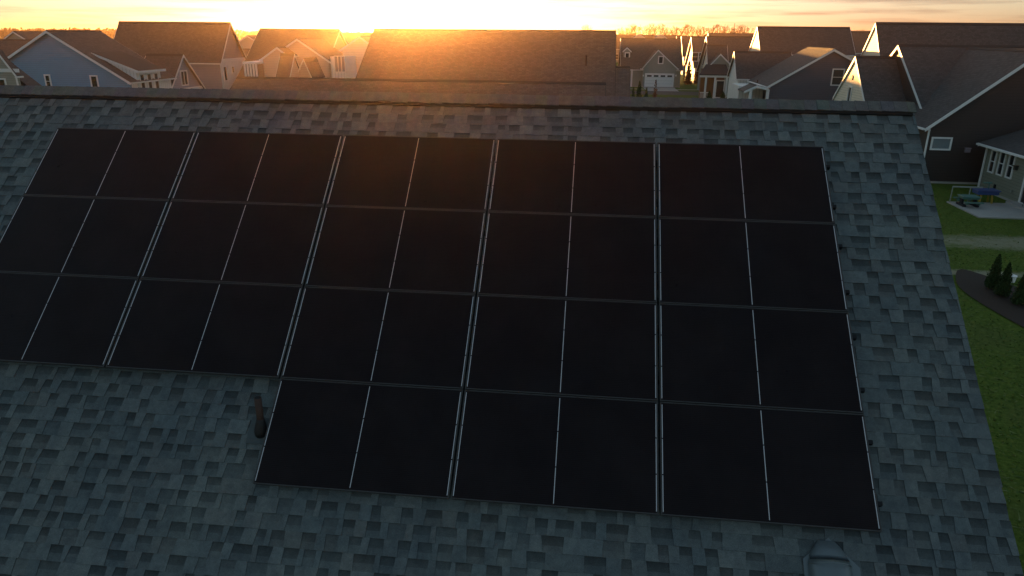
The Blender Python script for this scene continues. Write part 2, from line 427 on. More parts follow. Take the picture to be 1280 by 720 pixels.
def make_panel():
    o = empty('solar_module', (0, 0, 0), 'black solar panel', 'solar panel', 'black solar panels mounted on the near roof')
    w, hgt, t, fw = W-.02, AV-.009, .035, .011
    f = MB()
    for a, b2 in (((.0, 0), (w, fw)), ((0, hgt-fw), (w, hgt)), ((0, fw), (fw, hgt-fw)), ((w-fw, fw), (w, hgt-fw))):
        f.box((a[0], a[1], -t), (b2[0], b2[1], 0))
    fo = f.build('frame', M['black_metal'], o)
    bv = fo.modifiers.new('bevel', 'BEVEL'); bv.width = .0015; bv.segments = 1
    g = MB(); z = -.003
    g.face([(fw, fw, z), (w-fw, fw, z), (w-fw, hgt-fw, z), (fw, hgt-fw, z)], uv=[(.0, .0), (w-2*fw, 0), (w-2*fw, hgt-2*fw), (0, hgt-2*fw)])
    g.box((fw, fw, z-.006), (w-fw, hgt-fw, z-.0012), 0); g.build('cell_glass', M['cell'], o, recalc=False)
    for xc in (.0215-.01, w/2, w-.0215+.01):
        rb = MB()
        xc = min(max(xc, .0185), w-.0185)
        for k in range(3):
            s0 = .02+(hgt-.04)*k/3+.006; s1 = .02+(hgt-.04)*(k+1)/3-.006
            rb.box((xc-.0034, s0, z+.0002), (xc+.0034, s1, z+.0011))
        rb.build('ribbon', M['ribbon'], o)
    return o
ORD = ['first', 'second', 'third', 'fourth', 'fifth']; ROWN = ['top', 'second', 'third', 'bottom']
rotm = Matrix.Rotation(S, 4, 'X')
proto = None
for r in range(4):
    for c in range(5):
        if r == 3 and c < 2: continue
        if proto is None: proto = o = make_panel()
        else: o = copy_tree(proto)
        p = sl(c*W+.01, -(r+1)*AV+.0045, 0)
        o.matrix_world = Matrix.Translation(p) @ rotm
        if r < 3:
            where = ['at the left end of', 'second from the left in', 'in the middle of', 'fourth from the left in', 'at the right end of'][c]
        else: where = {2: 'at the left end of', 3: 'in the middle of', 4: 'at the right end of'}[c]
        extra = {0: 'the top row by the ridge', 1: 'the second row down', 2: 'the third row down', 3: 'the short bottom row'}[r]
        o['label'] = 'black solar panel %s %s' % (where, extra)
for r in range(4):
    for k, fr_ in enumerate((.24, .76)):
        v = -(r+fr_)*AV; xs = 0 if r < 3 else 2*W
        m = MB(); m.box((xs+.03, -.018, -.085), (5*W+.045, .018, -.038))
        for xx in [xs+.25+j*1.2 for j in range(int((5*W-xs)/1.2)+1)]: m.box((xx-.03, -.035, HR+.012), (xx+.03, .035, -.0855))
        for xx in (5*W+.032,): m.box((xx, -.019, -.086), (xx+.006, .019, -.037))
        o = m.build('mounting_rail', M['rail'])
        o.matrix_world = Matrix.Translation(sl(0, v, 0)) @ rotm
        tag(o, 'dark mounting rail, %s of the two under the %s row of solar panels' % (('upper', 'lower')[k], ROWN[r]), 'rail', 'rails carrying the solar panels')

# vent pipe with boot
base = sl(3.63, -3.67, HR)
vp = empty('vent_pipe', base, 'brown plumbing vent pipe standing in a rubber boot left of the lowest panel row', 'vent pipe')
m = MB(); m.tube([base+Vector((0, 0, -.05)), base+Vector((0, 0, .38))], .034, 16); m.build('pipe', M['pipe'], vp, smooth=True)
m = MB(); m.tube([base+Vector((0, 0, .375)), base+Vector((0, 0, .3815))], [.03, .03], 16); m.build('pipe_mouth', M['darkgap'], vp)
m = MB(); m.tube([base-nrm*.01, base+nrm*.03+Vector((0, 0, .02)), base+Vector((0, 0, .13)), base+Vector((0, 0, .15))], [.075, .06, .042, .037], 16); m.build('rubber_boot', M['boot'], vp, smooth=True)
m = MB(); q = [sl(3.63+dx, -3.67+dv, HR+.016) for dx, dv in ((-.13, -.12), (.13, -.12), (.13, .14), (-.13, .14))]
m.hexa([p-nrm*.004 for p in q]+q); m.build('flashing', M['flash'], vp)
# exhaust hood at the frame's foot
bx, bv_ = 8.86, -4.42
hd = empty('exhaust_vent', sl(bx, bv_, HR), 'grey metal domed exhaust vent with square flashing below the array', 'roof vent')
m = MB(); q = [sl(bx+dx, bv_+dv, HR+.017) for dx, dv in ((-.21, -.38), (.25, -.38), (.25, -.06), (.02, .17), (-.21, -.02))]
n_ = len(q); i0 = len(m.v); m.face(q); m.face([p-nrm*.004 for p in reversed(q)])
for k in range(n_): m.face([q[k], q[(k+1) % n_], q[(k+1) % n_]-nrm*.004, q[k]-nrm*.004])
m.build('flashing', M['metal_vent'], hd)
m = MB(); NX, NY = 14, 12; prof = []
for j in range(NY+1):
    t = j/NY; v = bv_-.36+.50*t
    hw = .175*(1-max(0, (t-.55)/.45)**2*.6); hh = .15*(1-(t)**2.4)+.012
    prof.append([sl(bx+hw*math.cos(math.pi*i/NX), v, HR+.016+hh*math.sin(math.pi*i/NX)**.85) for i in range(NX+1)])
for j in range(NY):
    for i in range(NX): m.face([prof[j][i], prof[j][i+1], prof[j+1][i+1], prof[j+1][i]])
m.face(prof[0])
o = m.build('hood', M['metal_vent'], hd, smooth=True); bm = bmesh.new(); bm.from_mesh(o.data); bmesh.ops.remove_doubles(bm, verts=bm.verts, dist=1e-4); bm.to_mesh(o.data); bm.free()
m = MB(); m.tube([sl(bx+.172*math.cos(math.pi*i/12), bv_-.06, HR+.017+.155*math.sin(math.pi*i/12)**.85) for i in range(13)], .006, 6); m.build('hood_seam', M['metal_vent'], hd)

# ================================================================ HOUSES BEHIND
def gy(root, Y, depth, apex, L, Rr, **k):
    """front gable looking at us; apex / eaves given as photo pixels in the plane y=Y (corner of the overhanging roof)"""
    ov = k.get('o', .3)
    a = at(*apex, y=Y-ov); l = at(*L, y=Y-ov); r = at(*Rr, y=Y-ov)
    l2, r2 = [], []
    def inn(e):
        s = (a.z-e.z)/abs(a.x-e.x); sg = 1 if e.x > a.x else -1
        return (e.x-sg*ov, e.z+s*ov-.1)
    LL, RR = inn(l), inn(r); A = (a.x, a.z-.1)
    block(root, 'y', Y, Y+depth, LL, A, RR, **k); return LL, A, RR
def gx(root, Yr, pl, prt, half, slope, **k):
    """ridge parallel to our ridge at depth Yr, its ends given as photo pixels"""
    ov = k.get('o', .3)
    a = at(*pl, y=Yr); b = at(*prt, y=Yr); z = (a.z+b.z)/2-.1; t = math.tan(R(slope)); h2 = k.pop('back', half)
    e = k.get('ends', (1, 1))
    x0, x1 = a.x+ov*e[0], b.x-ov*e[1]
    block(root, 'x', x0, x1, (Yr-half, z-half*t), (Yr, z), (Yr+h2, z-h2*t), **k)
    return x0, x1, z

# --- B: big roof straight behind, lower wing in front of it
B = empty('neighbour_house', (4, 42, G), 'long low house directly behind our ridge, wide plain roof under the sun', 'house')
xb0, xb1, zb = gx(B, 44, (468, 36), (770, 38), 7.5, 33, wall='tan', roof='roof_warm', trim='rail')
gx(B, 41, (740, 83), (787, 83), 5, 30, wall='tan', roof='roof_warm', ends=(0, 1), trim='rail')
gx(B, 31.5, (297, 97), (757, 103), 4.6, 30, wall='tan', roof='roof_warm', trim='rail')
for x_ in (-7.5, -4.2, -.6, 3.2, 6.6): window(B, '-y', (x_, 26.9, G+1.55), .95, 1.3)
for x_ in (-2.4,): window(B, '-y', (x_, 26.9, G+1.15), 1.6, 2.05, cols=2, rows=1, name='patio_door')
p = at(733, 68, y=40.2); m = MB(); m.tube([(p.x, p.y, p.z-.7), (p.x, p.y, p.z-.05)], .06, 10); m.build('vent_stack', M['pipe'], B)

# --- H: dark brown house on the right
YH = at(1165, 229, z=G).y
H = empty('brown_house', (30, YH, G), 'big dark brown sided house on the right with white rake and small bathroom window', 'house')
e = at(1157, 160, y=YH-.3); rk = at(1280, 79, y=YH-.3); s_ = (rk.z-e.z)/(rk.x-e.x)
zr = at(1300, 63, y=YH-.3).z; xa_ = e.x+(zr-e.z)/s_
LL = (e.x+.3, e.z+.3*s_-.1); A_ = (xa_, zr-.1); RR = (2*xa_-LL[0], LL[1])
block(H, 'y', YH, YH+8, LL, A_, RR, wall='brown', ends=(1, 0))
ym = YH+8.2
a = at(1119, 56, y=ym); xm = a.x+.3; zm = a.z-.1
block(H, 'x', xm, xm+18, (ym-7.4, zm-7.4*.66), (ym, zm), (ym+7.4, zm-7.4*.66), wall='brown', o=.1)
a = at(1066, 70, y=ym+.4); n1 = at(1078, 130, x=a.x); sg_ = (a.z-n1.z)/(a.y-n1.y)
hg = 3.3
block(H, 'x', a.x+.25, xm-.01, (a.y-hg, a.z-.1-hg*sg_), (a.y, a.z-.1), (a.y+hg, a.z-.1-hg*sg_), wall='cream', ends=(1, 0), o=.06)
gxp = a.x+.25
pw = at(1062, 121, x=gxp); window(H, '-x', (gxp, pw.y, pw.z-.2), .5, 1.6, rows=1)
pv = at(1065.5, 97, x=gxp); m = MB(); m.tube([(gxp-.05, pv.y, pv.z), (gxp+.01, pv.y, pv.z)], .16, 16); m.build('round_vent', M['sage'], H)
w0 = at(1176, 179.5, y=YH); window(H, '-y', (w0.x, YH, w0.z), .93, .55, rows=1, mat='blind')
w0 = at(1208.5, 188, y=YH); m = MB(); m.box((w0.x-.14, YH-.14, w0.z-.1), (w0.x+.14, YH-.003, w0.z+.12)); m.box((w0.x-.16, YH-.17, w0.z+.12), (w0.x+.16, YH-.003, w0.z+.15)); m.build('dryer_vent', M['mauve'], H)
downspout(H, LL[0]+.02, YH-.06, LL[1]-.2)
# --- H2: taller one behind H
H2 = empty('tall_grey_house', (40, 66, G), 'tall charcoal roofed house behind the brown house, its left gable glowing in the sun', 'house')
Y2 = 57; a = at(1091, 28, y=Y2); n1 = at(1096, 68, x=a.x); s2 = (a.z-n1.z)/(a.y-n1.y)
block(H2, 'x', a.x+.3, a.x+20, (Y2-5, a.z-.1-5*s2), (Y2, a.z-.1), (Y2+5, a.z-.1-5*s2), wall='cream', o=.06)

# --- I: sage house with patio at the right edge
c0 = at(1223, 236, z=G); XI = c0.x; YI = c0.y
I = empty('sage_house', (XI+4, YI-5, G), 'sage green sided house at the right edge with three narrow windows and patio door', 'house')
zi = at(1233, 178, x=XI).z; ri = at(1280, 156, y=YI+.3); rc = at(1226, 172, y=YI+.3); si = max(.25, (ri.z-rc.z)/(ri.x-rc.x))
hw = 6
block(I, 'y', YI-13, YI, (XI, zi), (XI+hw, zi+hw*si), (XI+2*hw, zi), wall='sage', o=.35)
for px_ in ((1242, 187, 1237, 215), (1253, 189, 1248, 218.5), (1265, 191, 1259, 222)):
    pt_ = at(px_[0], px_[1], x=XI); pb = at(px_[2], px_[3], x=XI)
    window(I, '-x', (XI, (pt_.y+pb.y)/2-.18, (pt_.z+pb.z)/2), .42, abs(pt_.z-pb.z)-.1, rows=2, fr=.07)
dy = at(1273, 252, x=XI).y-1.1
window(I, '-x', (XI, dy, G+1.25), 1.8, 2.1, cols=2, rows=1, fr=.13, name='patio_door')
part_box(I, 'door_step', (XI-.55, dy-1.3, G), (XI-.022, dy+1.2, G+.16), 'concrete')
pl = at(1272, 209.5, x=XI); m = MB(); m.box((XI-.16, pl.y-.07, pl.z-.12), (XI-.003, pl.y+.07, pl.z+.08)); m.box((XI-.3, pl.y-.1, pl.z+.08), (XI-.003, pl.y+.1, pl.z+.12)); m.build('wall_lamp', M['black_metal'], I)
pl = at(1244, 233, x=XI); part_box(I, 'outlet_box', (XI-.06, pl.y-.07, pl.z-.1), (XI-.003, pl.y+.07, pl.z+.1), 'darkgap')
pl = at(1265, 239, x=XI); part_box(I, 'outlet_box', (XI-.06, pl.y-.06, pl.z-.06), (XI-.003, pl.y+.06, pl.z+.06), 'greygreen')
downspout(I, XI-.07, YI-.08, zi-.1)

# --- F: slate blue gable-front house
YF = 60
Fh = empty('slate_house', (27, YF+3, G), 'slate blue gable-fronted house with entry porch, left of the sunlit cream gable', 'house')
LLf, Af, RRf = gy(Fh, YF, 8, (1043, 61), (959, 108), (1127, 108), wall='slate')
wf = at(1047, 96.5, y=YF); window(Fh, '-y', (wf.x, YF, wf.z), .85, 1.25, fr=.1)
YP = 59.0
gy(Fh, YP, 2.6, (946.5, 106.5), (930, 114), (961, 110.5), wall='slate', o=.18, wallmesh=False, gut=(0, 0))
for px_ in (938.5, 960):
    c_ = at(px_, 112, y=YP); part_box(Fh, 'porch_post', (c_.x-.12, YP-.1, G), (c_.x+.12, YP+.14, c_.z), 'white')
xl_ = at(921, 110, y=YF+2).x; xr_ = at(938, 110, y=YF+2).x
part_box(Fh, 'entry_wall', (xl_+.2, YF+2, G), (xr_+1.2, YF+6, LLf[1]-.25), 'offwhite')
cde = at(948, 122, y=YF+1.98); part_box(Fh, 'front_door', (cde.x-.5, YF-.05, G+.1), (cde.x+.5, YF-.003, G+2.15), 'wood')
for px_, py_ in ((947, 101), (980, 93)):
    q = at(px_, py_, y=YF+4); m = MB(); m.tube([(q.x, q.y, q.z-.5), (q.x, q.y, q.z+.1)], .05, 8); m.build('vent_stack', M['pipe'], Fh)

# --- E: tall house with sunlit gable
YE = 80
Eh = empty('tall_sunlit_house', (35, YE, G), 'tall dark roofed house whose cream left gable catches the sun, behind the slate house', 'house')
a = at(944, 33, y=YE); n1 = at(948.3, 70, x=a.x); sE = (a.z-n1.z)/(a.y-n1.y); hE = a.y-n1.y
bE = at(1065, 34, y=YE)
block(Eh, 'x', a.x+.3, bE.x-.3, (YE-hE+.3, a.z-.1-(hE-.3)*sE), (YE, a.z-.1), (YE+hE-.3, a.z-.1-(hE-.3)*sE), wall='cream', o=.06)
part_box(Eh, 'front_wall', (a.x+.5, YE-hE+.26, G), (bE.x-.4, YE-hE+.296, a.z-.4-(hE-.3)*sE), 'slate')
wE = at(955, 81, y=YE-hE+.26); window(Eh, '-y', (wE.x+.1, YE-hE+.26, wE.z), .8, .85, rows=1, fr=.12)
wE = at(942, 84, x=a.x+.3); window(Eh, '-x', (a.x+.3, wE.y, wE.z), .5, 1.5, rows=1)
YE2 = 72
a2 = at(918, 64, y=YE2); n2_ = at(920.5, 96, x=a2.x); sE2 = min(1.2, (a2.z-n2_.z)/(a2.y-n2_.y)); h2 = a2.y-n2_.y
block(Eh, 'x', a2.x+.2, a2.x+5.5, (YE2-h2, a2.z-.1-h2*sE2), (YE2, a2.z-.1), (YE2+h2, a2.z-.1-h2*sE2), wall='offwhite', o=.2)

# --- D: house with columned porch
YD = 100
Dh = empty('porch_house', (22, YD, G), 'grey house with white columned porch and small front gable beyond the lawn', 'house')
x0, x1, zD = gx(Dh, YD, (883, 46), (946, 45), 7, 34, wall='greygreen')
LLd, Ad, RRd = gy(Dh, 91.5, 3.5, (901, 67), (888, 80.5), (914, 80.5), wall='greygreen', o=.25)
a = at(883.5, 56, y=95); n1 = at(885.5, 84, x=a.x)
block(Dh, 'x', a.x+.15, a.x+2.5, (92.4, a.z-2.6), (95, a.z-.1), (97.6, a.z-2.6), wall='cream', o=.15)
za = at(875, 93, y=88).z
xa1, xa2 = at(874, 95, y=88).x, at(912, 95, y=88).x
m = MB(); m.hexa([(xa1, 88, za-.1), (xa2, 88, za-.1), (xa2, 91.4, za+1.0), (xa1+1.2, 91.4, za+1.0), (xa1, 88, za+.02), (xa2, 88, za+.02), (xa2, 91.4, za+1.12), (xa1+1.2, 91.4, za+1.12)]); m.build('porch_roof', M['roof'], Dh)
part_box(Dh, 'porch_beam', (xa1+.1, 88.06, za-.35), (xa2-.05, 88.26, za-.104), 'white')
for px_ in (881.5, 893, 907.5):
    c_ = at(px_, 110, y=88.2); part_box(Dh, 'porch_post', (c_.x-.11, 88.08, G), (c_.x+.11, 88.28, za-.352), 'white')
part_box(Dh, 'porch_wall', (xa1+.6, 90.6, G), (xa2-.2, 91.4, za+.6), 'wood')
c_ = at(900, 108, y=90.6); window(Dh, '-y', (c_.x, 90.6, G+1.2), .9, 2.0, rows=1, fr=.14, name='front_door')
m = MB()
for k in range(9): m.box((xa1+.35+k*.14, 88.12, G+.1), (xa1+.39+k*.14, 88.18, G+.9))
m.box((xa1+.3, 88.1, G+.9), (xa1+1.6, 88.2, G+.97)); m.build('porch_railing', M['white'], Dh)

# --- C: garage house far down
YC = at(824, 109.5, z=G).y
Ch = empty('garage_house', (14, YC, G), 'grey house with white double garage door and dormer across the street', 'house')
gx(Ch, YC+8, (776, 48), (851, 48), 7, 32, wall='greygreen', roof='roof_warm')
LLc, Ac, RRc = gy(Ch, YC, 6, (823, 62), (802, 86), (848, 86), wall='greygreen', roof='roof_warm')
ce = at(824, 100, y=YC); wd = at(841, 100, y=YC).x-at(807, 100, y=YC).x; garage_door(Ch, ce.x, YC, wd, at(824, 93, y=YC).z-G-.1)
wv = at(826, 75, y=YC); window(Ch, '-y', (wv.x, YC, wv.z), .55, .9, rows=1, fr=.14)
p_ = at(797, 97, y=YC+1.5); part_box(Ch, 'entry_wall', (p_.x-1.0, YC+1.2, G), (LLc[0]-.02, YC+2.6, at(797, 88, y=YC+1.2).z), 'wood')
p_ = at(789.5, 97, y=YC+.6); part_box(Ch, 'porch_post', (p_.x-.12, YC+.5, G), (p_.x+.12, YC+.74, at(797, 87, y=YC+.6).z), 'white')
dm = empty('x', (0, 0, 0), None, None); bpy.data.objects.remove(dm); ROOTS.pop()
YDm = YC+3.5
Ld, Ad2, Rd = gy(Ch, YDm, 3.5, (784, 59), (778.5, 64), (789.5, 64), wall='greygreen', roof='roof_warm', o=.15, base=at(784, 78, y=YDm).z, gut=(0, 0))
wv = at(784, 70.5, y=YDm); window(Ch, '-y', (wv.x, YDm, wv.z), .5, .95, rows=1, fr=.14)
m = MB()
for px_ in (804.2, 845):
    c_ = at(px_, 94.5, y=YC-.1); m.box((c_.x-.1, YC-.2, c_.z-.12), (c_.x+.1, YC-.003, c_.z+.12))
m.build('coach_lamps', M['white'], Ch)

# --- J: blue house on the left
YJ = 48
J = empty('blue_house', (-25, YJ+5, G), 'bright blue gable-fronted house with white rakes on the left', 'house')
LJ, AJ, RJ = gy(J, YJ, 6, (57, 38), (-22, 93), (163, 103), wall='blue')
for (wx0, wy0, wx1, wy1) in ((56, 94.5, 65, 108.5), (113, 95.5, 126, 122)):
    a = at(wx0, wy0, y=YJ); b2 = at(wx1, wy1, y=YJ); window(J, '-y', ((a.x+b2.x)/2, YJ, (a.z+b2.z)/2), abs(b2.x-a.x)-.1, abs(a.z-b2.z), rows=2, fr=.1)
# shed dormer breaking the right slope, white front looking right
xq = RJ[0]+.02; zd = at(172, 87, y=YJ+2.5).z; sJ = (AJ[1]-RJ[1])/(RJ[0]-AJ[0])
xs_ = at(121, 69, y=YJ+1.2).x; zs = AJ[1]-sJ*(xs_-AJ[0])+.1
dy0, dy1 = YJ+.9, YJ+4.3
m = MB(); xw = xq+.12
m.hexa([(xs_, dy0, zs-.6), (xw, dy0, RJ[1]-3.0), (xw, dy1, RJ[1]-3.0), (xs_, dy1, zs-.6), (xs_, dy0, zs), (xw, dy0, zd-.05), (xw, dy1, zd-.05), (xs_, dy1, zs)])
m.build('dormer', M['offwhite'], J)
m = MB(); m.hexa([(xs_-.1, dy0-.2, zs+.0), (xw+.35, dy0-.2, zd-.1), (xw+.35, dy1+.3, zd-.1), (xs_-.1, dy1+.3, zs), (xs_-.1, dy0-.2, zs+.1), (xw+.35, dy0-.2, zd), (xw+.35, dy1+.3, zd), (xs_-.1, dy1+.3, zs+.1)]); m.build('dormer_roof', M['roof'], J)
m = MB(); m.hexa([(xs_-.1, dy0-.235, zs-.1), (xw+.35, dy0-.235, zd-.2), (xw+.35, dy0-.204, zd-.2), (xs_-.1, dy0-.204, zs-.1), (xs_-.1, dy0-.235, zs+.09), (xw+.35, dy0-.235, zd-.01), (xw+.35, dy0-.204, zd-.01), (xs_-.1, dy0-.204, zs+.09)])
m.box((xw+.354, dy0-.23, zd-.2), (xw+.4, dy1+.3, zd-.01)); m.build('dormer_trim', M['white'], J)
for k in range(3): window(J, '+x', (xw, dy0+.65+k*1.0, RJ[1]-.35), .5, 1.5, rows=1, fr=.06)
part_box(J, 'side_wall', (RJ[0]+.004, YJ+.25, G+.23), (RJ[0]+.06, YJ+5.9, RJ[1]-.12), 'offwhite')

# --- L: sage gable at the far left in front of the blue house
YL = 38
Lh = empty('corner_house', (-27, YL, G), 'small grey-green house with white gable trim cut by the left edge', 'house')
LLl, Al, RRl = gy(Lh, YL, .25, (-16, 48), (-54, 92), (21, 95), wall='greygreen', ends=(1, 0), o=.2)
a = at(-60, 96, y=YL-.02); m = MB(); m.box((LLl[0]-.2, YL-.08, RRl[1]+.02), (RRl[0]+.3, YL-.004, RRl[1]+.25)); m.build('frieze_board', M['white'], Lh)
wl = at(1, 108, y=YL); window(Lh, '-y', (wl.x, YL, wl.z-.1), .8, 1.1)
gy(Lh, YL+1.6, 1.0, (-2, 79), (-60, 120), (49, 118), wall='brown', ends=(1, 1), trim='rail', o=.1, gut=(0, 0))
downspout(Lh, RRl[0]+.03, YL-.07, RRl[1]-.1)

# --- K: tall house behind the blue one
YK = 66
K = empty('tall_mauve_house', (-17, YK, G), 'tall mauve house with steep dark roof, highest ridge on the left', 'house')
a = at(288, 28, y=YK); n1 = at(276, 79, x=a.x); sK = (a.z-n1.z)/(a.y-n1.y); hK = a.y-n1.y-.3
aL = at(149, 28, y=YK)
block(K, 'x', aL.x+.3, a.x-.3, (YK-hK, a.z-.1-hK*sK), (YK, a.z-.1), (YK+hK, a.z-.1-hK*sK), wall='mauve')
xk = a.x-.3; ze = a.z-.1-hK*sK
part_box(K, 'gable_wall', (xk+.003, YK-hK+.02, G+.23), (xk+.04, YK+hK-.02, ze-.2), 'offwhite')
part_box(K, 'frieze_board', (xk+.05, YK-hK, ze-.2), (xk+.12, YK+hK, ze+.1), 'white')
for px_, py_, w_, h_ in ((281.5, 92, .55, 1.3), (291, 87, .45, .6)):
    q = at(px_, py_, x=xk+.04); window(K, '+x', (xk+.04, q.y, q.z), w_, h_, rows=1, fr=.08)
YK2 = 56.5
a = at(229, 68, y=YK2); n1 = at(211, 118, x=a.x); sK2 = (a.z-n1.z)/(a.y-n1.y); h2 = a.y-n1.y-.2; aL = at(187, 67, y=YK2)
block(K, 'x', aL.x, a.x-.3, (YK2-h2, a.z-.1-h2*sK2), (YK2, a.z-.1), (YK2+h2, a.z-.1-h2*sK2), wall='bluegrey')
q = at(230, 97.5, x=a.x-.3); window(K, '+x', (a.x-.3, q.y, q.z), .95, 1.15, cols=2, rows=1, fr=.11)
zf = a.z-.1-h2*sK2; part_box(K, 'frieze_board', (a.x-.296, YK2-h2, zf-.1), (a.x-.2, YK2+h2, zf+.22), 'white')

# --- N: house in the glare, with several front gables
YN = 72
N = empty('many_gabled_house', (-12, YN, G), 'house with several small front gables in the sun glare, between mauve house and the sun', 'house')
gx(N, YN, (325, 36), (425, 36), 7, 36, wall='tan', roof='roof_warm')
gy(N, 63.5, 6, (371, 48), (330, 77), (413, 77), wall='tan', roof='roof_warm', o=.25)
gy(N, 61.5, 4, (346, 58.5), (325, 74), (361, 70), wall='tan', roof='roof_warm', o=.2)
gy(N, 58, 3, (379, 73), (368, 99), (391, 99), wall='tan', roof='roof_warm', o=.15)
a = at(366, 67, y=57); block(N, 'x', a.x-1.0, a.x, (55, a.z-2.6), (57, a.z-.1), (59, a.z-2.6), wall='tan', roof='roof_warm', o=.15)
xn = at(418, 80, y=63.5).x; part_box(N, 'sun_porch', (xn, 62.5, G), (at(431, 80, y=62.5).x, 66, at(424, 71, y=62.5).z), 'offwhite')
for k in range(3):
    q = at(419.5+k*4.2, 80, y=62.5); window(N, '-y', (q.x+.1, 62.5, q.z), .3, 1.4, rows=1, fr=.06, mat='blind')
# --- O: pale blank gable
O = empty('pale_gable_house', (-4, 66, G), 'pale house with tall blank gable wall beside the sun', 'house')
gy(O, 66, 12, (449, 45), (425, 62), (473, 62), wall='cream', roof='roof_warm', o=.2)
q = at(437, 91, y=66); window(O, '-y', (q.x, 66, q.z), .9, 1.0, rows=1)
# --- deck at mauve house
dk = empty('timber_deck', (-13, 62, G), 'white railed deck standing beside the tall mauve house', 'deck')
a = at(303, 80, y=60); b2 = at(321, 80, y=60)
part_box(dk, 'roof', (a.x, 60, a.z), (b2.x, 63.5, a.z+.2), 'white')
for k in range(5):
    x_ = a.x+.15+(b2.x-a.x-.3)*k/4; part_box(dk, 'post', (x_-.07, 60.05, G), (x_+.07, 60.2, a.z-.003), 'white')
part_box(dk, 'floor', (a.x, 60, a.z-2.4), (b2.x, 63.5, a.z-2.2), 'wood')

# ---------------------------------------------------------------- far houses
def far_house(apx, w, dist, wall, kind, label, roof='roof', lit=False):
    a = at(apx[0], apx[1], y=dist)
    o = empty('far_house', (a.x, dist+4, G), label, 'house', 'far houses of the estate')
    zr = a.z; zr = min(zr, 2.6); 
    if kind == 'g': block(o, 'y', dist, dist+12, (a.x-w/2, zr-w*.3), (a.x, zr), (a.x+w/2, zr-w*.3), wall=wall, roof=roof, o=.3)
    else: block(o, 'x', a.x-w/2, a.x+w/2, (dist-5, zr-3.6), (dist, zr), (dist+5, zr-3.6), wall=wall, roof=roof, o=.3)
    q = dist-5 if kind != 'g' else dist
    window(o, '-y', (a.x-w*.25, q, G+1.5), 1, 1.4); window(o, '-y', (a.x+w*.25, q, G+1.5), 1, 1.4)
    return o
FH = [
 ((18, 40), 13, 95, 'greygreen', 'g', 'pale grey gabled house far off above the blue house\'s left rake'),
 ((-12, 50), 16, 78, 'sage', 'x', 'dark roofed house showing at the left edge beyond the blue gable'),
 ((30, 52), 14, 86, 'slate', 'x', 'dark roofed house just left of the blue gable peak'),
 ((310, 45), 9, 105, 'tan', 'g', 'small tan gable glimpsed right of the tall mauve house'),
 ((306, 62), 9, 88, 'tan', 'x', 'low brown roof between the mauve house and the many-gabled house'),
 ((787, 44), 14, 215, 'greygreen', 'x', 'grey far house above the left of the garage house roof'),
 ((799, 43), 8, 205, 'cream', 'g', 'pale far gable above the garage house dormer'),
 ((826, 43), 6, 210, 'cream', 'g', 'pale far gable above the garage gable peak'),
 ((815, 44), 14, 225, 'slate', 'x', 'slate far roof between two pale far gables'),
 ((844, 46), 8, 230, 'cream', 'x', 'tiny far house at the right end of the garage house ridge'),
 ((877, 46.2), 11, 175, 'slate', 'x', 'first of the far row of sunlit gables beyond the lawn'),  # this and the next: dark slate wall colour stands in for shade below the rakes
 ((888, 46.2), 11, 150, 'slate', 'x', 'second of the far row of sunlit gables beyond the lawn'),
 ((1085, 41), 15, 150, 'mauve', 'x', 'dark far roof between the two tallest houses on the right'),
 ((1076, 39), 12, 220, 'cream', 'x', 'small pale far house in the gap right of the tall sunlit house'),
 ((925, 42), 16, 200, 'slate', 'x', 'far dark roof above the porch house'),
 ((440, 42), 14, 120, 'tan', 'x', 'far roof silhouetted left of the sun'),
 ((465, 43), 14, 105, 'tan', 'x', 'far roof right behind the pale blank gable'),
]
for x_, y_, w_, l_ in ((-6, 78, 15, 'unseen house added for shade right behind the wide plain roof, nearest of its row'), (2.3, 64, 11, 'short unseen house added for shade behind the right end of the wide plain roof'),
                       (-2, 100, 16, 'unseen house added for shade farther behind the wide plain roof'), (-30, 104, 15, 'unseen house added for shade behind the many-gabled house'),
                       (1.5, 150, 14, 'farthest house added for shade, hidden by the wide plain roof'), (-15, 150, 15, 'farthest house added for shade, left of its hidden neighbour')):
    o = empty('shade_house', (x_, y_, G), l_, 'house')  # unseen houses, added to keep low sun off the lawn and lower gables
    block(o, 'x', x_-w_/2, x_+w_/2, (y_-6.2, -3.6), (y_, .75 if y_ < 140 else .35), (y_+6.2, -3.6), wall='sage', roof='roof_warm')
    for dx in (-.3, 0, .3): window(o, '-y', (x_+w_*dx, y_-6.2, G+1.6), 1, 1.4)
for f in FH: far_house(*f)
# white house past the lawn
Wh = empty('white_house', (22, 128, G), 'pale walled house with grey roof past the lawn, left of the porch house', 'house')
xw0, xw1, zw = gx(Wh, 128, (864, 46), (890, 46), 6.5, 36, wall='bluegrey', ends=(1, 1))  # blue-grey wall colour stands in for white walls in shade
for px_ in (869, 877):
    q = at(px_, 71, y=121.5); window(Wh, '-y', (q.x, 121.5, q.z), .9, 1.3)

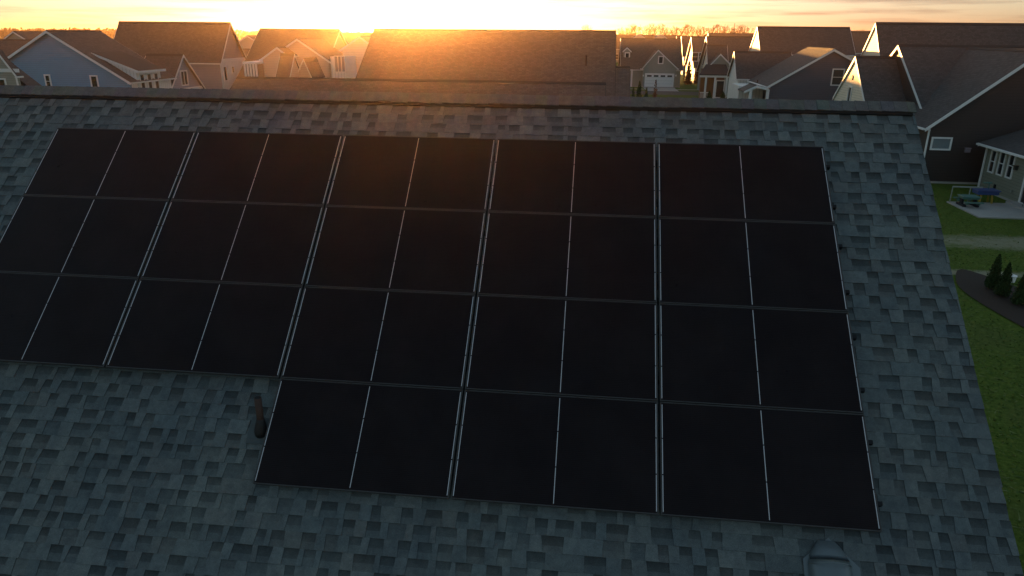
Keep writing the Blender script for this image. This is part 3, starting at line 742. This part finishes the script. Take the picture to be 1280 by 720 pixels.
# ================================================================ GROUND
def ground_mat():
    m, nt, b = nodes('lawn'); setp(b, (.05, .08, .02), .95, 0, .1)
    p = pos(nt)
    n1 = noise_(nt, p, .35, 6); n2 = noise_(nt, p, 9, 5, .75); n3 = noise_(nt, p, .05, 4)
    c = ramp(nt, n2, [(.3, (.04, .07, .008)), (.5, (.075, .12, .014)), (.7, (.14, .18, .035))])
    c = mixrgb(nt, c, (.09, .1, .035), ramp(nt, n1, [(.5, (0, 0, 0)), (.75, (.6, .6, .6))]))
    s = nt.nodes.new('ShaderNodeSeparateXYZ'); nt.links.new(p, s.inputs[0])
    tot = None
    d0 = (.26, .25, .17)
    # worn, strawy strips in the grass beside the near house
    for cx, cy, rx, ry, am in ((26, 22.0, 7.5, 1.3, .9), (20.5, 17.6, 2.6, .42, 1.0), (27, 17.9, 5, .25, .7), (35, 27, 5, 1, .4)):
        dx = math_(nt, 'DIVIDE', math_(nt, 'SUBTRACT', s.outputs[0], cx), rx); dy = math_(nt, 'DIVIDE', math_(nt, 'SUBTRACT', s.outputs[1], cy), ry)
        r2 = math_(nt, 'ADD', math_(nt, 'MULTIPLY', dx, dx), math_(nt, 'MULTIPLY', dy, dy))
        r2 = math_(nt, 'ADD', r2, math_(nt, 'MULTIPLY', math_(nt, 'SUBTRACT', noise_(nt, p, 2.5, 6, .8), .5), 3.0))
        f = math_(nt, 'MULTIPLY', math_(nt, 'SUBTRACT', 1.15, r2, clamp=True), am, clamp=True)
        tot = f if tot is None else math_(nt, 'MAXIMUM', tot, f)
    c = mixrgb(nt, c, d0, tot)
    nt.links.new(c, b.inputs['Base Color']); bump(nt, b, n2, .8, .05); return m
g = MB(); g.face([(-2500, -1100, G), (2500, -1100, G), (2500, 2500, G), (-2500, 2500, G)])
tag(g.build('ground', ground_mat(), recalc=False), kind='structure')
def sheet(name, x0, y0, x1, y1, h, mat, poly=None):
    m = MB(); m.face(poly or [(x0, y0, G+h), (x1, y0, G+h), (x1, y1, G+h), (x0, y1, G+h)]); return tag(m.build(name, M[mat], recalc=False), kind='structure')
sheet('road', -250, at(860, 119, z=G).y, 300, at(860, 114.5, z=G).y, .004, 'asphalt')
sheet('driveway', ce.x-wd/2-.3, at(860, 114.5, z=G).y+.02, ce.x+wd/2+.3, YC-.1, .008, 'concrete')
sheet('sidewalk', -250, at(860, 112.5, z=G).y, 300, at(860, 112, z=G).y, .004, 'concrete')
pp = [at(*q, z=G+.06) for q in ((1185, 253.5), (1236, 272.5), (1330, 273), (1300, 252.5))]
pt1 = at(1183, 253, z=G); pt3 = at(1223, 272.5, z=G)
m = MB(); top = [(pt1.x, pt1.y, G+.06), (pt3.x, pt3.y, G+.06), (XI+3, pt3.y, G+.06), (XI-.03, pt3.y, G+.06), (XI-.03, pt1.y, G+.06)]
top = [top[0], top[1], top[3], top[4]]
m.hexa([(x_, y_, G-.05) for x_, y_, z_ in top]+top)
tag(m.build('patio', M['concrete']), 'pale concrete patio slab beside the sage house', 'patio')
# mulch bed
m = MB(); ring = []
for k in range(28):
    t = 2*math.pi*k/28; ring.append(((19.75)+.0+1.05*math.cos(t)*(1+.1*math.sin(3*t)), 14.0+3.6*math.sin(t)*(1+.05*math.cos(4*t)), G+.03))
sc = at(1250, 375, z=G)
ring = [(x_-19.75+sc.x+.25, y_-14+sc.y-.6, z_) for x_, y_, z_ in ring]
m.face(ring); m.build('mulch_bed', M['mulch'], recalc=False)
tag(bpy.data.objects['mulch_bed'], 'dark mulch bed under the row of small evergreens', 'mulch bed')

# ---------------------------------------------------------------- foliage
def leafmat(name, cols, rough=.8):
    m, nt, b = nodes(name); setp(b, cols[0], rough, 0, .2)
    i = nt.nodes.new('ShaderNodeNewGeometry').outputs['Random Per Island']
    nt.links.new(ramp(nt, i, [(0, cols[0]), (.5, cols[1]), (1, cols[2])]), b.inputs['Base Color']); return m
M['ever'] = leafmat('evergreen_leaf', [(.016, .036, .01), (.03, .058, .015), (.05, .08, .024)])
M['rust'] = leafmat('rusty_leaf', [(.09, .03, .015), (.14, .05, .025), (.18, .07, .03)])
M['twig'] = leafmat('bare_twig', [(.05, .032, .022), (.07, .045, .03), (.09, .06, .04)])
M['wood_far'] = leafmat('far_wood', [(.03, .022, .016), (.045, .03, .02), (.05, .04, .025)])
def leaves(m, n, fn, size):
    for _ in range(n):
        p, ax = fn(); d = Vector((random.gauss(0, 1), random.gauss(0, 1), random.gauss(0, 1))).normalized()
        a = (d.orthogonal().normalized())*size*random.uniform(.5, 1.2); b = d.cross(a).normalized()*size*random.uniform(.3, .6)
        p = Vector(p); m.face([p-a, p+b, p+a, p-b])
def evergreen(loc, h, r, n, label, group, leaf=.05, mat='ever', name='evergreen_shrub', cat='shrub'):
    o = empty(name, loc, label, cat, group)
    L = Vector(loc); ph = random.uniform(0, 6)
    def fn():
        t = random.random()**1.3; prof = (1-t)**.75*(.55+.45*min(1, t*6+.3))
        a = random.uniform(0, 2*math.pi); lump = 1+.16*math.sin(3*a+7*t+ph)+.1*math.sin(7*a-9*t)
        rr = r*prof*lump*random.uniform(.55, 1.05)
        return (L.x+rr*math.cos(a), L.y+rr*math.sin(a), L.z+.08+t*h*1.0), None
    m = MB(); leaves(m, n, fn, leaf)
    nv = 9
    core = MB()
    m.tube([(L.x, L.y, L.z+.15), (L.x, L.y, L.z+h*.35), (L.x, L.y, L.z+h*.8)], [r*.5, r*.55, r*.12], 9)
    m.build('crown', M[mat], o, recalc=False)
    t = MB(); t.tube([(L.x, L.y, L.z-.02), (L.x, L.y, L.z+.3)], [.035, .03], 7); t.build('trunk', M['bark'], o)
    return o
for k, (bx_, by_, tx, ty) in enumerate(((1239, 362, 1237, 317), (1252, 371, 1252, 328), (1273, 382, 1273, 336))):
    b_ = at(bx_, by_, z=G); t_ = at(tx, ty, y=b_.y)
    evergreen((b_.x, b_.y, G), (t_.z-G)*.93, .27, 2600, ['small cone evergreen in the mulch bed, farthest from the camera', 'small cone evergreen in the mulch bed, middle one', 'small cone evergreen in the mulch bed, nearest the camera'][k], 'small evergreens in the mulch bed', .035)
for k, (px_, py_, r_) in enumerate(((792, 110, .42), (800, 103, .6), (809, 112, .45))):
    t_ = at(px_, py_, y=52); evergreen((t_.x, 52+k*.4, G), t_.z-G, r_, 1600, ['narrow dark evergreen beside the roof corner, leftmost before the garage house', 'tallest dark evergreen before the garage house entry', 'short dark evergreen left of the rust-leaved tree'][k], 'columnar evergreens before the garage house', .08)
t_ = at(820, 101, y=54); evergreen((t_.x, 54, G), t_.z-G, .5, 700, 'narrow rust-leaved young tree standing before the white garage door', None, .08, 'rust', 'young_tree', 'tree')
for k, (px_, lab) in enumerate(((886, 'low dark shrub at the porch house, by its left post'), (903, 'low dark shrub at the porch house, before its door'), (913, 'low dark shrub at the right end of the porch house'))):
    q = at(px_, 122, y=87); evergreen((q.x, 87, G), 1.1, .5, 300, lab, 'porch house shrubs', .12)
for k, (px_, py_, yy, lab) in enumerate(((862, 77, 118, 'brown bush at the left corner of the white house'), (874, 78, 119, 'brown bush before the white house'))):
    q = at(px_, py_, y=yy); evergreen((q.x, yy, G), max(1.3, q.z-G), .8, 400, lab, 'bushes at the white house', .2, 'rust')

# bare skyline trees
def bare_tree(kind):
    o = empty('bare_tree', (0, 0, 0), 'bare tree', 'tree', 'bare trees on the skyline')
    rnd = random.Random(kind*11+3)
    t = MB(); H_ = 9.5
    t.tube([(0, 0, 0), (.1, 0, H_*.3), (-.1, .1, H_*.55)], [.3, .22, .14], 6); tr = t
    m = MB()
    def br(p, d, l, r, n):
        q = p+d*l; m.tube([p, (p+q)/2+Vector((rnd.uniform(-.1, .1), rnd.uniform(-.1, .1), 0))*l, q], [r, r*.8, r*.5], 4, False)
        if n == 0: return
        for _ in range(rnd.choice((2, 3, 3))):
            d2 = (d+Vector((rnd.uniform(-.8, .8), rnd.uniform(-.8, .8), rnd.uniform(-.15, .55)))).normalized()
            br(q, d2, l*rnd.uniform(.6, .85), r*.62, n-1)
    for k in range(6):
        z = H_*(.25+.05*k); a = rnd.uniform(0, 6.3)
        br(Vector((0, 0, z)), Vector((math.cos(a)*.75, math.sin(a)*.75, 1)).normalized(), 1.9, .15, 4)
    tr.build('trunk', M['bark'], o); m.build('crown', M['twig'], o, recalc=False)
    return o
kinds = [bare_tree(k) for k in range(4)]; used = [False]*4
tr_px = [(778, 33), (786, 31), (793, 29), (799, 31), (809, 30), (817, 28), (824, 28), (831, 32), (841, 31), (849, 30), (857, 29), (866, 30), (876, 31), (886, 29), (893, 30), (903, 30), (912, 31), (921, 31), (929, 30), (936, 32),
         (428, 33), (441, 36), (456, 33), (312, 36), (70, 35), (38, 36), (733, 29), (20, 35), (320, 37), (1070, 37), (1080, 36)]
place_words = ['left of the radio mast', 'above the garage house', 'above the sunlit far gables', 'left of the sun']
random.seed(5)
for k, (px_, py_) in enumerate(tr_px):
    kk = k % 4; D_ = random.uniform(330, 420)
    if not used[kk]: o = kinds[kk]; used[kk] = True
    else: o = copy_tree(kinds[kk])
    a = at(px_, py_, y=D_); hgt = a.z-G
    o.location = (a.x, D_, G); s_ = hgt/9.8; o.scale = (s_, s_, s_); o.rotation_euler = (0, 0, random.uniform(0, 6))
    side = 'right skyline' if px_ > 700 else 'left skyline'
    if 770 < px_ < 940: lab = 'bare leafless skyline tree above the far houses, right of the wide roof'
    elif px_ < 100: lab = 'bare leafless tree on the skyline above the blue house'
    elif px_ < 330: lab = 'bare leafless tree on the skyline right of the tall mauve house'
    elif px_ < 470: lab = 'bare leafless tree on the skyline just left of the sun'
    elif px_ < 760: lab = 'lone bare tree top showing over the wide roof right of the sun'
    else: lab = 'bare leafless tree showing between the two tallest houses on the right'
    o['label'] = lab
    o['group'] = 'bare skyline trees '+('right of the wide roof' if 770 < px_ < 940 else lab.split('skyline')[-1].strip() if 'on the skyline' in lab else 'showing between the tall houses' if px_ > 1000 else 'over the wide roof')
# radio mast
a = at(918.5, 29, y=380); mm = MB(); mm.tube([(a.x, 380, G), (a.x, 380, a.z)], [.35, .12], 6)
for k in range(3): mm.box((a.x-1.2+.3*k, 379.9, a.z-3-3*k), (a.x+1.2-.3*k, 380.1, a.z-2.8-3*k))
tag(mm.build('radio_mast', M['rail']), 'thin radio mast on the skyline among the bare trees', 'mast')
# far wood: one uncountable mass
random.seed(9)
m = MB()
for k in range(15000):
    x_ = random.uniform(-560, 640); y_ = random.uniform(440, 640)
    top_ = 4.7+1.5*noise.noise(Vector((x_*.03, y_*.02, 0)))+1.0*noise.noise(Vector((x_*.13, 3, 0)))
    z_ = G+random.random()**.6*top_*1.35
    s_ = random.uniform(.8, 1.9); d_ = Vector((random.gauss(0, 1), random.gauss(0, 1), random.gauss(0, 1))).normalized()
    a_ = d_.orthogonal().normalized()*s_; b_ = d_.cross(a_).normalized()*s_*.7; p_ = Vector((x_, y_, z_))
    m.face([p_-a_, p_+b_, p_+a_, p_-b_])
tag(m.build('distant_wood', M['wood_far'], recalc=False), 'low brown line of woodland along the horizon', 'wood', kind='stuff')

# lawn tufts
random.seed(21)
m = MB()
for k in range(42000):
    y_ = random.uniform(-6, 34); x_ = random.uniform(10.8+max(0, y_)*.25, 24+max(0, y_)*.35)
    if (20.9 < y_ < 23.1 or 17.2 < y_ < 18.1) and random.random() < .85: continue
    if XI-3.3 < x_ and 20 < y_ < YI+.5 and x_ > XI-.2: continue
    if pt3.y-.1 < y_ < pt1.y+.1 and x_ > pt1.x-.05: continue
    if abs(x_-(sc.x+.25)) < 1.1 and abs(y_-(sc.y-.6)) < 3.6 and ((x_-sc.x-.25)/1.12)**2+((y_-sc.y+.6)/3.75)**2 < 1: continue
    h_ = random.uniform(.02, .05); a_ = random.uniform(0, 6.28); w_ = random.uniform(.012, .03); lx, ly = random.gauss(0, .07), random.gauss(0, .07)-.02
    m.face([(x_-w_*math.cos(a_), y_-w_*math.sin(a_), G), (x_+w_*math.cos(a_), y_+w_*math.sin(a_), G), (x_+lx, y_+ly, G+h_)])
M['blade'] = leafmat('grass_blade', [(.045, .09, .015), (.08, .14, .025), (.16, .19, .07)])
tag(m.build('grass', M['blade'], recalc=False), 'short green lawn grass beside the near house', 'grass', kind='stuff')

# ---------------------------------------------------------------- patio things
def tub(m, a, b, r): m.tube([a, b], r, 8)
q = at(1209, 257, z=G+.06); px0, py0 = q.x, q.y
t = empty('play_table', (px0, py0, G+.06), 'teal green children\'s picnic table on the patio', 'table')
m = MB(); m.box((px0-.42, py0-.32, G+.5), (px0+.42, py0+.32, G+.56)); m.box((px0-.38, py0-.28, G+.42), (px0+.38, py0+.28, G+.497)); o = m.build('tabletop', M['green_pl'], t); bv = o.modifiers.new('b', 'BEVEL'); bv.width = .02; bv.segments = 2
for sx in (-1, 1):
    m = MB(); m.box((px0+sx*.3-.08, py0-.36, G+.07), (px0+sx*.3+.08, py0+.36, G+.16)); m.box((px0+sx*.3-.05, py0-.1, G+.16), (px0+sx*.3+.05, py0+.1, G+.418)); m.build('leg', M['cloth_dark'], t)
for sy in (-1, 1):
    m = MB(); m.box((px0-.42, py0+sy*.58-.1, G+.3), (px0+.42, py0+sy*.58+.1, G+.35)); m.box((px0-.3, py0+sy*.45-.15, G+.2), (px0-.24, py0+sy*.45+.12, G+.298)); m.box((px0+.24, py0+sy*.45-.15, G+.2), (px0+.3, py0+sy*.45+.12, G+.298)); m.build('bench', M['green_pl'], t)
m = MB(); tub(m, (px0-.5, py0+.75, G+.06), (px0-.5, py0+.75, G+.85), .03); tub(m, (px0+.35, py0+.75, G+.06), (px0+.35, py0+.75, G+.85), .03); tub(m, (px0-.5, py0+.75, G+.84), (px0+.9, py0+.75, G+.84), .045); m.build('canopy_bar', M['greygreen'], t)
q = at(1229, 253, z=G+.06); px1, py1 = q.x, q.y
t = empty('water_table', (px1, py1, G+.06), 'blue sand and water play table with yellow legs beside the green table', 'play table')
m = MB(); m.box((px1-.5, py1-.33, G+.5), (px1+.5, py1+.33, G+.7)); m.box((px1-.55, py1-.38, G+.68), (px1+.55, py1+.38, G+.73)); o = m.build('basin', M['blue_pl'], t); bv = o.modifiers.new('b', 'BEVEL'); bv.width = .03; bv.segments = 2
for sx in (-1, 1):
    for sy in (-1, 1):
        m = MB(); m.tube([(px1+sx*.3, py1+sy*.2, G+.06), (px1+sx*.25, py1+sy*.17, G+.5)], .05, 8); m.build('leg', M['yellow_pl'], t)
m = MB(); tub(m, (px1+.2, py1+.2, G+.73), (px1+.2, py1+.2, G+1.05), .025); m.box((px1-.1, py1+.12, G+1.0), (px1+.3, py1+.28, G+1.06)); m.build('water_tower', M['green_pl'], t)
q = at(1281, 262, z=G+.06); px2, py2 = q.x, q.y
t = empty('patio_chair', (px2+.2, py2, G+.06), 'dark patio chair cut by the right edge by the patio door', 'chair')
m = MB(); m.box((px2-.02, py2-.27, G+.44), (px2+.5, py2+.27, G+.5)); m.build('seat', M['cloth_dark'], t)
m = MB(); m.hexa([(px2-.05, py2-.27, G+.5), (px2+.0, py2-.27, G+.5), (px2+.0, py2+.27, G+.5), (px2-.05, py2+.27, G+.5), (px2-.15, py2-.27, G+1.05), (px2-.1, py2-.27, G+1.05), (px2-.1, py2+.27, G+1.05), (px2-.15, py2+.27, G+1.05)]); m.build('backrest', M['cloth_dark'], t)
for sx in (0, .46):
    for sy in (-.24, .24):
        m = MB(); m.tube([(px2+sx, py2+sy, G+.06), (px2+sx, py2+sy, G+.44)], .018, 6); m.build('leg', M['black_metal'], t)
q = at(1263, 352, z=G); m = MB(); m.tube([(q.x, q.y, G), (q.x, q.y, G+.18), (q.x, q.y, G+.2)], [.13, .15, .16], 12); m.tube([(q.x, q.y, G+.2), (q.x, q.y, G+.23)], [.17, .17], 12)
tag(m.build('white_bucket', M['white']), 'small white tub on the grass behind the evergreens', 'tub')

# ================================================================ SKY, SUN, AIR
HAZE = 0.00024
SAZ, SEL = R(-14.0), R(1.02)
w = bpy.data.worlds.new('World'); scene.world = w; w.use_nodes = True; nt = w.node_tree
bg = nt.nodes['Background']; sky = nt.nodes.new('ShaderNodeTexSky'); sky.sky_type = 'NISHITA'; sky.sun_disc = False
sky.sun_elevation = SEL; sky.sun_rotation = SAZ; sky.air_density = 0.8; sky.dust_density = 0.6; sky.ozone_density = 2.0; sky.altitude = 20
SUNDIR = Vector((math.sin(SAZ)*math.cos(SEL), math.cos(SAZ)*math.cos(SEL), math.sin(SEL)))
tc = nt.nodes.new('ShaderNodeTexCoord').outputs['Generated']
# thin drawn-out cloud bars in the sky dome
mp = nt.nodes.new('ShaderNodeMapping'); mp.inputs['Scale'].default_value = (6, 6, 120); nt.links.new(tc, mp.inputs[0])
cn = noise_(nt, mp.outputs[0], 1.0, 6, .55)
cf = ramp(nt, cn, [(.45, (0, 0, 0)), (.64, (.95, .95, .95))])
skyc = mixrgb(nt, sky.outputs[0], (.62, .52, .6), cf, 'MULTIPLY')
bw = nt.nodes.new('ShaderNodeRGBToBW'); nt.links.new(skyc, bw.inputs[0])
vm = nt.nodes.new('ShaderNodeVectorMath'); vm.operation = 'SCALE'; vm.inputs[0].default_value = (1.0, .88, .74); nt.links.new(bw.outputs[0], vm.inputs['Scale'])
skyc = mixrgb(nt, skyc, vm.outputs[0], .52)
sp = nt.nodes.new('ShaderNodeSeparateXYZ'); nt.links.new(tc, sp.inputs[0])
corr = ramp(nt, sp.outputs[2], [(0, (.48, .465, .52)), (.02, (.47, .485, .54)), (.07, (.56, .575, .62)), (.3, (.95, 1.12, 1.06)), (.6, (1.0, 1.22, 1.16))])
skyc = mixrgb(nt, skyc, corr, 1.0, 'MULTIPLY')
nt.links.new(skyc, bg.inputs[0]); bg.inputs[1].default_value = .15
sd = bpy.data.lights.new('sun', 'SUN'); sd.energy = 5; sd.angle = R(.5); sd.color = (1, .47, .13)
so = bpy.data.objects.new('sun', sd); C.objects.link(so); so.rotation_euler = (-SUNDIR).to_track_quat('-Z', 'Y').to_euler()

hz = MB(); hz.box((-2600, -1200, G-1), (2600, 2600, 9))
hm = bpy.data.materials.new('haze'); hm.use_nodes = True; hn = hm.node_tree
hn.nodes.remove(hn.nodes['Principled BSDF'])
pv_ = hn.nodes.new('ShaderNodeVolumePrincipled'); pv_.inputs['Color'].default_value = (.95, .64, .38, 1); pv_.inputs['Density'].default_value = HAZE; pv_.inputs['Anisotropy'].default_value = .89
hn.links.new(pv_.outputs[0], hn.nodes['Material Output'].inputs['Volume'])
if HAZE: tag(hz.build('haze', hm), kind='stuff')

for o in bpy.data.objects:
    if '_o' in o: del o['_o']
scene.render.engine = 'CYCLES'
scene.view_settings.view_transform = 'Standard'; scene.view_settings.look = 'None'; scene.view_settings.gamma = 1
scene.view_settings.exposure = 2.38
